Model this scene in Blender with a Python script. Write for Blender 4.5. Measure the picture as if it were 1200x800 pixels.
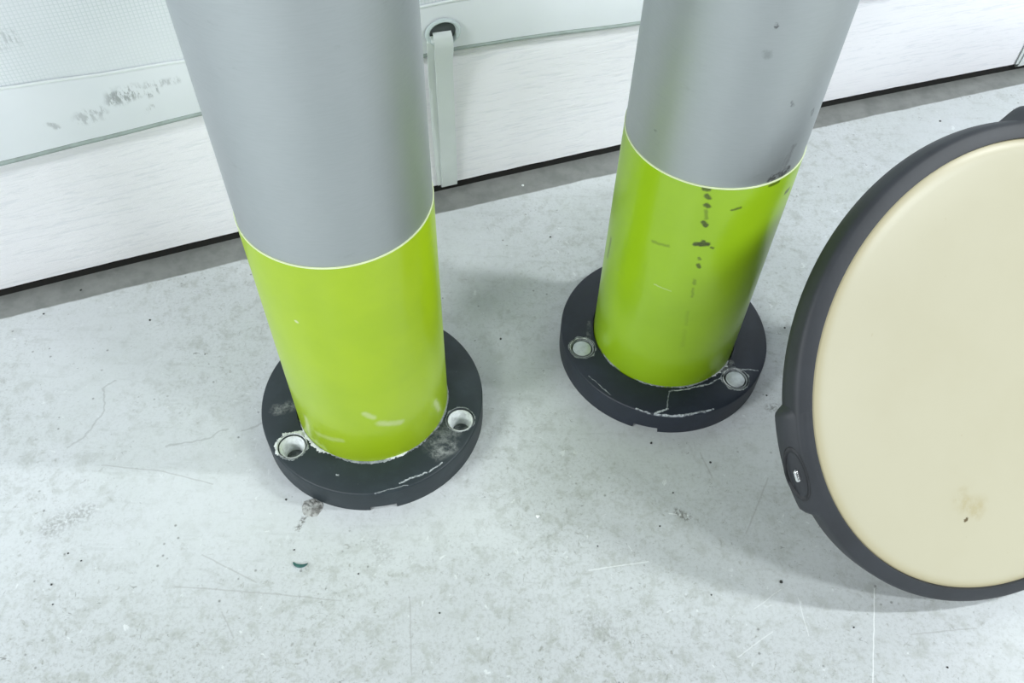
import bpy, bmesh, math, random
from mathutils import Vector, Matrix, noise

for o in list(bpy.data.objects):
    bpy.data.objects.remove(o, do_unlink=True)
scene = bpy.context.scene
C = scene.collection
PI = math.pi

# ------------------------------------------------------------------ camera
cam_d = bpy.data.cameras.new('camera')
cam_d.sensor_width = 36.0
cam_d.lens = 1001.55 / 1200 * 36.0
cam_d.clip_start = 0.02
cam = bpy.data.objects.new('camera', cam_d)
C.objects.link(cam)
pit, rol = math.radians(51.975), math.radians(1.877)
fw = Vector((0, math.cos(pit), -math.sin(pit)))
rt0 = Vector((1, 0, 0))
up0 = rt0.cross(fw)
rt = math.cos(rol) * rt0 + math.sin(rol) * up0
up = -math.sin(rol) * rt0 + math.cos(rol) * up0
M = Matrix((rt, up, -fw)).transposed().to_4x4()
M.translation = Vector((0, 0, 0.99386))
cam.matrix_world = M
scene.camera = cam

# ------------------------------------------------------------------ world, lamps, exposure
world = bpy.data.worlds.new('hall_light')
scene.world = world
world.use_nodes = True
wbg = world.node_tree.nodes['Background']
wbg.inputs[0].default_value = (0.93, 1.0, 1.0, 1)
wbg.inputs[1].default_value = 0.06


def ceiling_lamp(x, y, z, power, sx=1.2, sy=0.16, rz=0.0):
    d = bpy.data.lights.new('ceiling_lamp', 'AREA')
    d.shape = 'RECTANGLE'
    d.size, d.size_y = sx, sy
    d.energy = power
    d.color = (0.945, 1.0, 1.03)
    o = bpy.data.objects.new('ceiling_lamp', d)
    C.objects.link(o)
    o.location = (x, y, z)
    o.rotation_euler = (0, 0, rz)
    return o


LH = 2.3
# tube lamps running left to right, set low so the right pair fades leftward
ceiling_lamp(2.45, 0.55, LH, 60, 1.2, 0.10)
ceiling_lamp(2.55, -0.65, LH, 56, 1.2, 0.10)
ceiling_lamp(4.2, -3.4, LH, 75, 1.2, 0.10)
ceiling_lamp(-2.5, -1.2, LH, 112, 1.2, 0.10)
ceiling_lamp(-1.4, -3.4, LH, 150, 1.2, 0.10)

vs = scene.view_settings
vs.view_transform = 'Standard'
vs.look = 'None'
vs.gamma = 1.0
vs.use_curve_mapping = False
vs.exposure = 0.04


# ------------------------------------------------------------------ helpers
def lin(c):
    def f(v):
        v /= 255.0
        return v / 12.92 if v <= 0.04045 else ((v + 0.055) / 1.055) ** 2.4
    return (f(c[0]), f(c[1]), f(c[2]), 1)


def mesh_obj(name, verts, faces, mat, parent=None, smooth=True):
    me = bpy.data.meshes.new(name)
    me.from_pydata([tuple(v) for v in verts], [], faces)
    me.validate()
    bm = bmesh.new()
    bm.from_mesh(me)
    bmesh.ops.recalc_face_normals(bm, faces=bm.faces)
    bm.to_mesh(me)
    bm.free()
    return link(name, me, mat, parent, smooth)


def bm_obj(name, bm, mat, parent=None, smooth=True):
    bmesh.ops.recalc_face_normals(bm, faces=bm.faces)
    me = bpy.data.meshes.new(name)
    bm.to_mesh(me)
    bm.free()
    return link(name, me, mat, parent, smooth)


def link(name, me, mat, parent, smooth):
    if smooth:
        for p in me.polygons:
            p.use_smooth = True
        try:
            me.set_sharp_from_angle(angle=math.radians(38))
        except Exception:
            pass
    if mat:
        me.materials.append(mat)
    o = bpy.data.objects.new(name, me)
    C.objects.link(o)
    if parent:
        o.parent = parent
    return o


def tag(o, label=None, cat=None, group=None, kind=None):
    if label:
        o['label'] = label
    if cat:
        o['category'] = cat
    if group:
        o['group'] = group
    if kind:
        o['kind'] = kind
    return o


def empty(name, loc):
    o = bpy.data.objects.new(name, None)
    o.empty_display_size = 0.05
    C.objects.link(o)
    o.location = loc
    return o


def lathe(profile, seg=128, closed=False):
    """profile of (r, z) swept about z; returns verts, faces"""
    n = len(profile)
    vs_, fs = [], []
    for i in range(seg):
        a = 2 * PI * i / seg
        for r, z in profile:
            vs_.append((r * math.cos(a), r * math.sin(a), z))
    m = n if closed else n - 1
    for i in range(seg):
        j = (i + 1) % seg
        for k in range(m):
            k2 = (k + 1) % n
            fs.append((i * n + k, j * n + k, j * n + k2, i * n + k2))
    return vs_, fs


# ---- shader helpers
def new_mat(name):
    m = bpy.data.materials.new(name)
    m.use_nodes = True
    nt = m.node_tree
    b = nt.nodes['Principled BSDF']
    return m, nt, b


def N(nt, typ, **kw):
    n = nt.nodes.new(typ)
    for k, v in kw.items():
        if k.startswith('i_'):
            n.inputs[k[2:]].default_value = v
        else:
            setattr(n, k, v)
    return n


def math_n(nt, op, a, b=None, clamp=False):
    n = nt.nodes.new('ShaderNodeMath')
    n.operation = op
    n.use_clamp = clamp
    for i, v in enumerate((a, b)):
        if v is None:
            continue
        if isinstance(v, (int, float)):
            n.inputs[i].default_value = v
        else:
            nt.links.new(v, n.inputs[i])
    return n.outputs[0]


def ramp(nt, fac, lo, hi, a=0.0, b=1.0):
    n = nt.nodes.new('ShaderNodeMapRange')
    n.interpolation_type = 'SMOOTHSTEP'
    n.inputs['From Min'].default_value = lo
    n.inputs['From Max'].default_value = hi
    n.inputs['To Min'].default_value = a
    n.inputs['To Max'].default_value = b
    nt.links.new(fac, n.inputs['Value'])
    return n.outputs['Result']


def mix(nt, fac, c1, c2):
    n = nt.nodes.new('ShaderNodeMix')
    n.data_type = 'RGBA'
    if isinstance(fac, (int, float)):
        n.inputs[0].default_value = fac
    else:
        nt.links.new(fac, n.inputs[0])
    for i, c in ((6, c1), (7, c2)):
        if isinstance(c, tuple):
            n.inputs[i].default_value = c
        else:
            nt.links.new(c, n.inputs[i])
    return n.outputs[2]


def noise_n(nt, vec, scale, detail=4.0, rough=0.55, dist=0.0):
    n = nt.nodes.new('ShaderNodeTexNoise')
    n.inputs['Scale'].default_value = scale
    n.inputs['Detail'].default_value = detail
    n.inputs['Roughness'].default_value = rough
    n.inputs['Distortion'].default_value = dist
    nt.links.new(vec, n.inputs['Vector'])
    return n.outputs['Fac']


def mapping(nt, vec, scale=(1, 1, 1), loc=(0, 0, 0), rot=(0, 0, 0)):
    n = nt.nodes.new('ShaderNodeMapping')
    n.inputs['Scale'].default_value = scale
    n.inputs['Location'].default_value = loc
    n.inputs['Rotation'].default_value = rot
    nt.links.new(vec, n.inputs['Vector'])
    return n.outputs[0]


def bump(nt, b, height, strength=0.3, dist=0.002, prev=None):
    n = nt.nodes.new('ShaderNodeBump')
    n.inputs['Strength'].default_value = strength
    n.inputs['Distance'].default_value = dist
    nt.links.new(height, n.inputs['Height'])
    if prev is not None:
        nt.links.new(prev, n.inputs['Normal'])
    nt.links.new(n.outputs[0], b.inputs['Normal'])
    return n.outputs[0]


def seg_group():
    g = bpy.data.node_groups.new('wear_mark', 'ShaderNodeTree')
    it = g.interface
    it.new_socket('P', in_out='INPUT', socket_type='NodeSocketVector')
    it.new_socket('A', in_out='INPUT', socket_type='NodeSocketVector')
    it.new_socket('B', in_out='INPUT', socket_type='NodeSocketVector')
    it.new_socket('Inner', in_out='INPUT', socket_type='NodeSocketFloat')
    it.new_socket('Outer', in_out='INPUT', socket_type='NodeSocketFloat')
    it.new_socket('Amount', in_out='INPUT', socket_type='NodeSocketFloat')
    it.new_socket('Mask', in_out='OUTPUT', socket_type='NodeSocketFloat')
    gi = g.nodes.new('NodeGroupInput')
    go = g.nodes.new('NodeGroupOutput')

    def vm(op, a, b=None):
        n = g.nodes.new('ShaderNodeVectorMath')
        n.operation = op
        g.links.new(a, n.inputs[0])
        if b is not None:
            g.links.new(b, n.inputs[3] if op == 'SCALE' else n.inputs[1])
        return n
    pa = vm('SUBTRACT', gi.outputs['P'], gi.outputs['A']).outputs[0]
    ba = vm('SUBTRACT', gi.outputs['B'], gi.outputs['A']).outputs[0]
    h = math_n(g, 'DIVIDE', vm('DOT_PRODUCT', pa, ba).outputs['Value'], vm('DOT_PRODUCT', ba, ba).outputs['Value'], clamp=True)
    q = vm('SUBTRACT', pa, vm('SCALE', ba, h).outputs[0]).outputs[0]
    d = vm('LENGTH', q).outputs['Value']
    mr = g.nodes.new('ShaderNodeMapRange')
    mr.interpolation_type = 'SMOOTHSTEP'
    g.links.new(d, mr.inputs['Value'])
    g.links.new(gi.outputs['Inner'], mr.inputs['From Min'])
    g.links.new(gi.outputs['Outer'], mr.inputs['From Max'])
    g.links.new(gi.outputs['Amount'], mr.inputs['To Min'])
    mr.inputs['To Max'].default_value = 0.0
    g.links.new(mr.outputs[0], go.inputs['Mask'])
    return g


SEG = seg_group()


def marks(nt, vec, segs):
    """union of capsule shaped marks: (ax, ay, bx, by, inner, outer, amount)"""
    out = None
    for s in segs:
        n = nt.nodes.new('ShaderNodeGroup')
        n.node_tree = SEG
        nt.links.new(vec, n.inputs['P'])
        n.inputs['A'].default_value = (s[0], s[1], 0)
        n.inputs['B'].default_value = (s[2], s[3] + 1e-5, 0)
        n.inputs['Inner'].default_value = s[4]
        n.inputs['Outer'].default_value = s[5]
        n.inputs['Amount'].default_value = s[6]
        out = n.outputs[0] if out is None else math_n(nt, 'MAXIMUM', out, n.outputs[0])
    return out


def obj_vec(nt):
    return nt.nodes.new('ShaderNodeTexCoord').outputs['Object']


def flat_xy(nt, vec, wob=0.0, wscale=60):
    """xy of a vector with z dropped, slightly wobbled so marks are ragged"""
    if wob:
        n = nt.nodes.new('ShaderNodeTexNoise')
        n.inputs['Scale'].default_value = wscale
        n.inputs['Detail'].default_value = 3
        nt.links.new(vec, n.inputs['Vector'])
        s = nt.nodes.new('ShaderNodeVectorMath')
        s.operation = 'MULTIPLY_ADD'
        nt.links.new(n.outputs['Color'], s.inputs[0])
        s.inputs[1].default_value = (wob * 2, wob * 2, 0)
        nt.links.new(vec, s.inputs[2])
        t = nt.nodes.new('ShaderNodeVectorMath')
        t.operation = 'SUBTRACT'
        nt.links.new(s.outputs[0], t.inputs[0])
        t.inputs[1].default_value = (wob, wob, 0)
        vec = t.outputs[0]
    m = nt.nodes.new('ShaderNodeVectorMath')
    m.operation = 'MULTIPLY'
    nt.links.new(vec, m.inputs[0])
    m.inputs[1].default_value = (1, 1, 0)
    return m.outputs[0]


def unroll(nt, vec, radius, wob=0.0):
    """(angle * radius, z, 0) of a cylinder's surface"""
    if wob:
        n = nt.nodes.new('ShaderNodeTexNoise')
        n.inputs['Scale'].default_value = 170
        n.inputs['Detail'].default_value = 4
        nt.links.new(vec, n.inputs['Vector'])
        s = nt.nodes.new('ShaderNodeVectorMath')
        s.operation = 'MULTIPLY_ADD'
        nt.links.new(n.outputs['Color'], s.inputs[0])
        s.inputs[1].default_value = (wob, wob, wob)
        nt.links.new(vec, s.inputs[2])
        t = nt.nodes.new('ShaderNodeVectorMath')
        t.operation = 'SUBTRACT'
        nt.links.new(s.outputs[0], t.inputs[0])
        t.inputs[1].default_value = (wob / 2, wob / 2, wob / 2)
        vec = t.outputs[0]
    sp = nt.nodes.new('ShaderNodeSeparateXYZ')
    nt.links.new(vec, sp.inputs[0])
    a = math_n(nt, 'MULTIPLY', math_n(nt, 'ARCTAN2', sp.outputs[1], sp.outputs[0]), radius)
    cb = nt.nodes.new('ShaderNodeCombineXYZ')
    nt.links.new(a, cb.inputs[0])
    nt.links.new(sp.outputs[2], cb.inputs[1])
    return cb.outputs[0]


# ------------------------------------------------------------------ materials
R_PIPE, R_RING, H_RING = 0.1, 0.1471, 0.0417


def mat_floor():
    m, nt, b = new_mat('painted_concrete')
    v = obj_vec(nt)
    base = lin((210, 214, 216))
    big = ramp(nt, noise_n(nt, v, 5.5, 5, 0.6), 0.36, 0.66)
    col = mix(nt, math_n(nt, 'MULTIPLY', big, 0.35), base, lin((196, 203, 199)))
    # mottled dirt: stronger near the viewer and before the right post
    sp = nt.nodes.new('ShaderNodeSeparateXYZ')
    nt.links.new(v, sp.inputs[0])
    dirty = ramp(nt, noise_n(nt, v, 3.0, 2, 0.5), 0.38, 0.6, 0.4, 1.0)
    mot = ramp(nt, noise_n(nt, v, 42, 8, 0.72, 0.3), 0.47, 0.66)
    near_grey = marks(nt, flat_xy(nt, v, 0.12, 6), [(-.5, .28, .45, .28, .03, .24, .8), (.1, .48, .3, .5, .02, .16, .6)])
    dirty = math_n(nt, 'ADD', dirty, near_grey)
    col = mix(nt, math_n(nt, 'MULTIPLY', near_grey, 0.65), col, lin((182, 186, 187)))  # broad greyer patches near the viewer and before the right post
    mot = math_n(nt, 'MULTIPLY', mot, dirty)
    col = mix(nt, math_n(nt, 'MULTIPLY', mot, 0.62), col, lin((176, 180, 176)))
    mot2 = ramp(nt, noise_n(nt, mapping(nt, v, (1, 1, 1), (3, 7, 0)), 110, 7, 0.72, 0.6), 0.57, 0.70)
    col = mix(nt, math_n(nt, 'MULTIPLY', math_n(nt, 'MULTIPLY', mot2, dirty), 0.6), col, lin((148, 150, 144)))
    fine = ramp(nt, noise_n(nt, mapping(nt, v, (1, 1, 1), (5, 1, 0)), 210, 6, 0.75, 0.3), 0.46, 0.68)
    col = mix(nt, math_n(nt, 'MULTIPLY', math_n(nt, 'MULTIPLY', fine, dirty), 0.3), col, lin((150, 153, 150)))
    dash = noise_n(nt, mapping(nt, v, (60, 190, 1), (0, 0, 0), (0, 0, 0.9)), 1.0, 3, 0.6, 1.2)
    dash2 = noise_n(nt, mapping(nt, v, (190, 60, 1), (3, 0, 0), (0, 0, 0.4)), 1.0, 3, 0.6, 1.2)
    dsh = ramp(nt, math_n(nt, 'MAXIMUM', dash, dash2), 0.69, 0.76)
    col = mix(nt, math_n(nt, 'MULTIPLY', math_n(nt, 'MULTIPLY', dsh, dirty), 0.5), col, lin((128, 130, 128)))
    # streaks left by trowel and dragged things
    st = ramp(nt, noise_n(nt, mapping(nt, v, (9, 70, 1), (0, 0, 0), (0, 0, 0.35)), 1.2, 4, 0.6), 0.57, 0.7)
    col = mix(nt, math_n(nt, 'MULTIPLY', st, 0.22), col, lin((166, 171, 168)))
    # short crescent flakes and specks
    vo = nt.nodes.new('ShaderNodeTexVoronoi')
    vo.inputs['Scale'].default_value = 60
    nt.links.new(mapping(nt, v, (1, 1.0, 1)), vo.inputs['Vector'])
    dot = ramp(nt, vo.outputs['Distance'], 0.05, 0.14, 1, 0)
    gate = ramp(nt, noise_n(nt, v, 16, 3, 0.5), 0.52, 0.6)
    col = mix(nt, math_n(nt, 'MULTIPLY', math_n(nt, 'MULTIPLY', dot, gate), 0.62), col, lin((96, 98, 94)))
    fl = noise_n(nt, mapping(nt, v, (1, 1.6, 1), (1.3, 4, 0), (0, 0, 0.5)), 120, 2, 0.5, 1.6)
    flm = math_n(nt, 'MULTIPLY', ramp(nt, fl, 0.68, 0.73), ramp(nt, noise_n(nt, v, 9, 2, 0.5), 0.5, 0.62))
    col = mix(nt, math_n(nt, 'MULTIPLY', flm, 0.55), col, lin((116, 119, 116)))
    wfl = ramp(nt, noise_n(nt, mapping(nt, v, (1, 1, 1), (9, 2, 0)), 75, 3, 0.6, 0.6), 0.66, 0.74)
    col = mix(nt, math_n(nt, 'MULTIPLY', wfl, 0.5), col, lin((236, 240, 240)))
    xy = flat_xy(nt, v, 0.0015, 50)
    xr = flat_xy(nt, v, 0.006, 70)
    # dark scratches and hairline cracks
    w = 0.0006
    D = [(-.393, .389, -.265, .383), (-.265, .383, -.193, .378), (-.371, .43, -.298, .397), (-.532, .549, -.452, .543),
         (-.452, .543, -.381, .527), (-.112, .385, -.101, .296), (.304, .482, .344, .562), (.258, .598, .27, .56),
         (-.173, .543, -.124, .508), (-.33, .36, -.31, .33), (.48, .36, .56, .37)]
    col = mix(nt, marks(nt, xy, [d + (w * .5, w * 2.4, .3) for d in D]), col, lin((136, 134, 130)))
    K = [(-.557, .684, -.571, .67), (-.571, .67, -.555, .635), (-.555, .635, -.569, .593), (-.569, .593, -.586, .575),
         (-.456, .58, -.403, .596), (-.403, .596, -.384, .611), (-.362, .608, -.339, .62)]
    col = mix(nt, marks(nt, xr, [d + (.0004, .0022, .3) for d in K]), col, lin((120, 122, 118)))
    # white scratches
    Wt = [(.45, .414, .422, .303, .0004, .0010, .55), (.354, .4, .359, .354, .0003, .0008, .35), (.103, .426, .177, .44, .0004, .001, .4),
          (.209, .506, .232, .504, .0005, .0012, .6), (.272, .327, .317, .358, .0004, .001, .3), (.30, .385, .335, .41, .0003, .0008, .3)]
    col = mix(nt, marks(nt, xy, Wt), col, lin((244, 247, 246)))
    # smudges with their own shape
    Sm = [(-.567, .459, -.532, .481, .003, .022, .35), (.22, .508, .23, .503, .001, .009, .75), (.362, .674, .374, .677, .001, .008, .6),
          (.375, .647, .377, .645, .001, .004, .6), (-.251, .491, -.261, .468, .0015, .006, .75), (-.16, .45, -.15, .44, .004, .02, .2),
          (.10, .36, .12, .35, .004, .025, .2), (-.245, .418, -.24, .416, .002, .010, .3)]
    grit = ramp(nt, noise_n(nt, v, 260, 3, 0.6), 0.42, 0.58)
    col = mix(nt, math_n(nt, 'MULTIPLY', marks(nt, xr, Sm), grit), col, lin((92, 90, 84)))
    # bare unpainted concrete along the wall, ragged paint edge
    al = math_n(nt, 'ADD', math_n(nt, 'MULTIPLY', sp.outputs[0], -0.3874), sp.outputs[1])   # 0.932 * distance
    q = math_n(nt, 'MULTIPLY', math_n(nt, 'SUBTRACT', sp.outputs[0], 0.05), 1.0 / 0.9)
    q2 = math_n(nt, 'MULTIPLY', math_n(nt, 'MULTIPLY', q, q), 0.012)
    al = math_n(nt, 'ADD', al, q2)
    al = math_n(nt, 'ADD', al, math_n(nt, 'MULTIPLY', math_n(nt, 'SUBTRACT', noise_n(nt, v, 14, 4, 0.6), 0.5), 0.008))
    strip = ramp(nt, al, 1.0905, 1.0945)
    bare = mix(nt, ramp(nt, noise_n(nt, mapping(nt, v, (1, 1, 1), (2, 2, 0)), 26, 6, 0.65), 0.35, 0.68), lin((140, 142, 139)), lin((122, 125, 122)))
    col = mix(nt, strip, col, bare)
    nt.links.new(col, b.inputs['Base Color'])
    b.inputs['Specular IOR Level'].default_value = 0.4
    nt.links.new(ramp(nt, noise_n(nt, v, 20, 4, 0.6), 0.3, 0.7, 0.34, 0.58), b.inputs['Roughness'])
    hgt = math_n(nt, 'SUBTRACT', noise_n(nt, v, 30, 6, 0.6), math_n(nt, 'MULTIPLY', mot2, 0.15))
    bump(nt, b, hgt, 0.12, 0.004)
    return m


def mat_board():
    m, nt, b = new_mat('white_painted_board')
    v = obj_vec(nt)
    g1 = noise_n(nt, mapping(nt, v, (16, 16, 210)), 1.0, 5, 0.65, 0.9)
    g2 = noise_n(nt, mapping(nt, v, (60, 60, 480)), 1.0, 3, 0.6, 0.6)
    h = math_n(nt, 'ADD', g1, math_n(nt, 'MULTIPLY', g2, 0.55))
    col = mix(nt, ramp(nt, g1, 0.34, 0.5, 0.5, 0), lin((252, 251, 255)), lin((228, 230, 236)))
    sm = math_n(nt, 'MULTIPLY', ramp(nt, noise_n(nt, mapping(nt, v, (1, 1, 2)), 42, 5, 0.7, 0.8), 0.66, 0.76), ramp(nt, noise_n(nt, v, 7, 2), 0.5, 0.62))
    col = mix(nt, math_n(nt, 'MULTIPLY', sm, 0.45), col, lin((138, 140, 140)))
    nt.links.new(col, b.inputs['Base Color'])
    b.inputs['Roughness'].default_value = 0.5
    bump(nt, b, h, 0.5, 0.002)
    return m


def mat_tarp(grid):
    m, nt, b = new_mat('coated_tarpaulin_weave' if grid else 'coated_tarpaulin_hem')
    v = obj_vec(nt)
    col = lin((240, 244, 248))
    if grid:
        # woven scrim showing through the coating (coordinates run along the wall)
        r = mapping(nt, v, (1, 1, 1), (0, 0, 0), (0, 0, -math.atan(0.3874)))
        sp = nt.nodes.new('ShaderNodeSeparateXYZ')
        nt.links.new(r, sp.inputs[0])
        k = 2 * PI / 0.0050
        gx = math_n(nt, 'ABSOLUTE', math_n(nt, 'SINE', math_n(nt, 'MULTIPLY', sp.outputs[0], k / 2)))
        gz = math_n(nt, 'ABSOLUTE', math_n(nt, 'SINE', math_n(nt, 'MULTIPLY', sp.outputs[2], k / 2)))
        gr = math_n(nt, 'MINIMUM', gx, gz)
        line = ramp(nt, gr, 0.12, 0.45, 1, 0)
        patch = ramp(nt, noise_n(nt, v, 4.5, 3, 0.5), 0.33, 0.6, 0.15, 0.6)
        col = mix(nt, math_n(nt, 'MULTIPLY', line, patch), col, lin((208, 219, 221)))
        bump(nt, b, gr, 0.15, 0.0006)
    cl = ramp(nt, noise_n(nt, v, 6, 4, 0.6), 0.4, 0.7)
    col = mix(nt, math_n(nt, 'MULTIPLY', cl, 0.3), col, lin((226, 233, 237)))
    # soot smears caught in the weave (x, z of the sheet)
    cb = nt.nodes.new('ShaderNodeCombineXYZ')
    s2 = nt.nodes.new('ShaderNodeSeparateXYZ')
    nt.links.new(v, s2.inputs[0])
    nt.links.new(s2.outputs[0], cb.inputs[0])
    nt.links.new(s2.outputs[2], cb.inputs[1])
    xz = flat_xy(nt, cb.outputs[0], 0.012, 45)
    Sm = SMEARS
    thr = ramp(nt, noise_n(nt, mapping(nt, v, (160, 160, 60)), 1.0, 3, 0.7), 0.44, 0.58)
    col = mix(nt, math_n(nt, 'MULTIPLY', marks(nt, xz, Sm), thr), col, lin((96, 102, 102)))
    nt.links.new(col, b.inputs['Base Color'])
    b.inputs['Roughness'].default_value = 0.33
    b.inputs['Specular IOR Level'].default_value = 0.45
    return m


SMEARS = [(-.548, .290, -.568, .284, .004, .014, .35), (-.522, .306, -.504, .311, .004, .017, .6), (-.481, .308, -.477, .313, .003, .013, .6),
          (-.468, .312, -.448, .317, .002, .008, .35), (-.604, .284, -.600, .282, .001, .007, .4), (-.492, .281, -.487, .284, .002, .008, .3),
          (-.66, .41, -.60, .412, .004, .02, .25)]


def mat_plain(name, c, rough=0.5, metal=0.0, spec=0.5, var=0.0, vscale=30, c2=None, bmp=0.0, bscale=200):
    m, nt, b = new_mat(name)
    b.inputs['Base Color'].default_value = lin(c)
    b.inputs['Roughness'].default_value = rough
    b.inputs['Metallic'].default_value = metal
    b.inputs['Specular IOR Level'].default_value = spec
    v = obj_vec(nt)
    if var:
        c2 = c2 or tuple(int(x * 0.8) for x in c)
        f = ramp(nt, noise_n(nt, v, vscale, 5, 0.6), 0.38, 0.68)
        nt.links.new(mix(nt, math_n(nt, 'MULTIPLY', f, var), lin(c), lin(c2)), b.inputs['Base Color'])
    if bmp:
        bump(nt, b, noise_n(nt, v, bscale, 3, 0.6), bmp, 0.001)
    return m


def mat_aluminium(spots):
    m, nt, b = new_mat('anodised_aluminium')
    v = obj_vec(nt)
    u = unroll(nt, v, 0.1)
    col = lin((185, 190, 191))
    f = ramp(nt, noise_n(nt, v, 9, 5, 0.6), 0.35, 0.7)
    col = mix(nt, math_n(nt, 'MULTIPLY', f, 0.35), col, lin((176, 183, 184)))
    f2 = ramp(nt, noise_n(nt, mapping(nt, v, (1, 1, 3)), 20, 5, 0.7), 0.62, 0.75)
    col = mix(nt, math_n(nt, 'MULTIPLY', f2, 0.25), col, lin((140, 143, 140)))
    rr = ramp(nt, noise_n(nt, mapping(nt, u, (60, 700, 1)), 1.0, 3, 0.6), 0.3, 0.7, 0.47, 0.56)
    metal = None
    if spots:
        uw = unroll(nt, v, 0.1, 0.008)
        mk = math_n(nt, 'MULTIPLY', marks(nt, uw, spots), ramp(nt, noise_n(nt, v, 260, 4, 0.7), 0.34, 0.54, 0.25, 1))
        col = mix(nt, mk, col, lin((62, 64, 66)))
        metal = math_n(nt, 'SUBTRACT', 0.9, math_n(nt, 'MULTIPLY', mk, 0.8))
        nt.links.new(metal, b.inputs['Metallic'])
    nt.links.new(col, b.inputs['Base Color'])
    b.inputs['Metallic'].default_value = 0.9
    nt.links.new(rr, b.inputs['Roughness'])
    hh = noise_n(nt, mapping(nt, u, (40, 1500, 1)), 1.0, 3, 0.6)
    bump(nt, b, hh, 0.03, 0.0005)
    return m


def mat_green(name, c, dark, light):
    m, nt, b = new_mat(name)
    v = obj_vec(nt)
    col = lin(c)
    f = ramp(nt, noise_n(nt, v, 11, 4, 0.55), 0.4, 0.66)
    col = mix(nt, math_n(nt, 'MULTIPLY', f, 0.35), col, lin((int(c[0] * .9), int(c[1] * .93), int(c[2] * .7))))
    uw = unroll(nt, v, 0.1, 0.0045)
    brk = ramp(nt, noise_n(nt, v, 330, 4, 0.7), 0.34, 0.6, 0.88, 1)
    if light:
        col = mix(nt, math_n(nt, 'MULTIPLY', marks(nt, uw, light), brk), col, lin((206, 214, 170)))
    if dark:
        col = mix(nt, math_n(nt, 'MULTIPLY', marks(nt, uw, dark), brk), col, lin((40, 44, 16)))
    nt.links.new(col, b.inputs['Base Color'])
    b.inputs['Roughness'].default_value = 0.3
    b.inputs['Specular IOR Level'].default_value = 0.5
    b.inputs['Coat Weight'].default_value = 0.25
    b.inputs['Coat Roughness'].default_value = 0.12
    return m


def mat_ring(name, c, scratch, dust):
    m, nt, b = new_mat(name)
    v = obj_vec(nt)
    col = lin(c)
    f = ramp(nt, noise_n(nt, v, 40, 5, 0.65), 0.45, 0.75)
    col = mix(nt, math_n(nt, 'MULTIPLY', f, 0.35), col, lin(tuple(min(255, int(x * 1.35)) for x in c)))
    sp = ramp(nt, noise_n(nt, v, 300, 3, 0.7), 0.72, 0.78)
    col = mix(nt, math_n(nt, 'MULTIPLY', sp, 0.4), col, lin((150, 156, 158)))
    xr = flat_xy(nt, v, 0.003, 110)
    sz = nt.nodes.new('ShaderNodeSeparateXYZ')
    nt.links.new(v, sz.inputs[0])
    topm = ramp(nt, sz.outputs[2], H_RING - 0.0045, H_RING - 0.0015)
    if dust:
        grit = ramp(nt, noise_n(nt, v, 110, 6, 0.75), 0.36, 0.7)
        col = mix(nt, math_n(nt, 'MULTIPLY', math_n(nt, 'MULTIPLY', marks(nt, xr, dust), topm), grit), col, lin((176, 180, 178)))
    if scratch:
        col = mix(nt, math_n(nt, 'MULTIPLY', math_n(nt, 'MULTIPLY', marks(nt, xr, scratch), topm), ramp(nt, noise_n(nt, v, 240, 3, 0.6), 0.36, 0.55, 0.2, 1)), col, lin((205, 212, 216)))
    nt.links.new(col, b.inputs['Base Color'])
    b.inputs['Roughness'].default_value = 0.48
    b.inputs['Specular IOR Level'].default_value = 0.45
    bump(nt, b, noise_n(nt, v, 150, 4, 0.6), 0.12, 0.001)
    return m


def mat_membrane():
    m, nt, b = new_mat('cream_drum_skin')
    v = obj_vec(nt)
    col = lin((195, 190, 165))
    f = ramp(nt, noise_n(nt, v, 7, 4, 0.6), 0.4, 0.7)
    col = mix(nt, math_n(nt, 'MULTIPLY', f, 0.3), col, lin((188, 182, 154)))
    ln = nt.nodes.new('ShaderNodeVectorMath')
    ln.operation = 'LENGTH'
    nt.links.new(flat_xy(nt, v), ln.inputs[0])
    edge = ramp(nt, ln.outputs['Value'], 0.243, 0.258)
    col = mix(nt, math_n(nt, 'MULTIPLY', edge, 0.45), col, lin((178, 163, 112)))
    xr = flat_xy(nt, v, 0.012, 40)

    def pol(r, a):
        a = math.radians(a)
        return r * math.cos(a), r * math.sin(a)
    a0, a1 = pol(.158, -114), pol(.152, -124)
    grit = ramp(nt, noise_n(nt, v, 60, 4, 0.6), 0.35, 0.65)
    sm = marks(nt, xr, [a0 + a1 + (.003, .018, .4)])
    col = mix(nt, math_n(nt, 'MULTIPLY', sm, grit), col, lin((164, 146, 84)))
    s0 = pol(.1757, -117.2)
    col = mix(nt, marks(nt, flat_xy(nt, v, 0.004, 160), [(s0[0] - .002, s0[1], s0[0] + .001, s0[1] + .001, .001, .0032, .9)]), col, lin((84, 66, 30)))
    sp = ramp(nt, noise_n(nt, v, 110, 2, 0.6), 0.75, 0.8)
    col = mix(nt, math_n(nt, 'MULTIPLY', sp, 0.35), col, lin((176, 164, 126)))
    nt.links.new(col, b.inputs['Base Color'])
    b.inputs['Roughness'].default_value = 0.36
    b.inputs['Specular IOR Level'].default_value = 0.45
    bump(nt, b, noise_n(nt, v, 420, 2, 0.5), 0.04, 0.0006)
    return m


# ------------------------------------------------------------------ setting: floor, board, tarpaulin
floor = mesh_obj('floor', [(-5, -5, 0), (5, -5, 0), (5, 4, 0), (-5, 4, 0)], [(0, 1, 2, 3)], mat_floor(), smooth=False)
tag(floor, 'pale grey painted concrete floor with stains and scratches', kind='structure')


def wall_y(x):
    q = (x - 0.05) / 0.9
    q = max(-1.6, min(1.6, q))
    return 0.3874 * x + 1.1358 + 0.011 - 0.021 * q * q


WN = Vector((0.3612, -0.9325, 0))       # out of the wall, towards the viewer


def wp(x, z, off=0.0):
    return Vector((x, wall_y(x), z)) + WN * off


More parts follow.
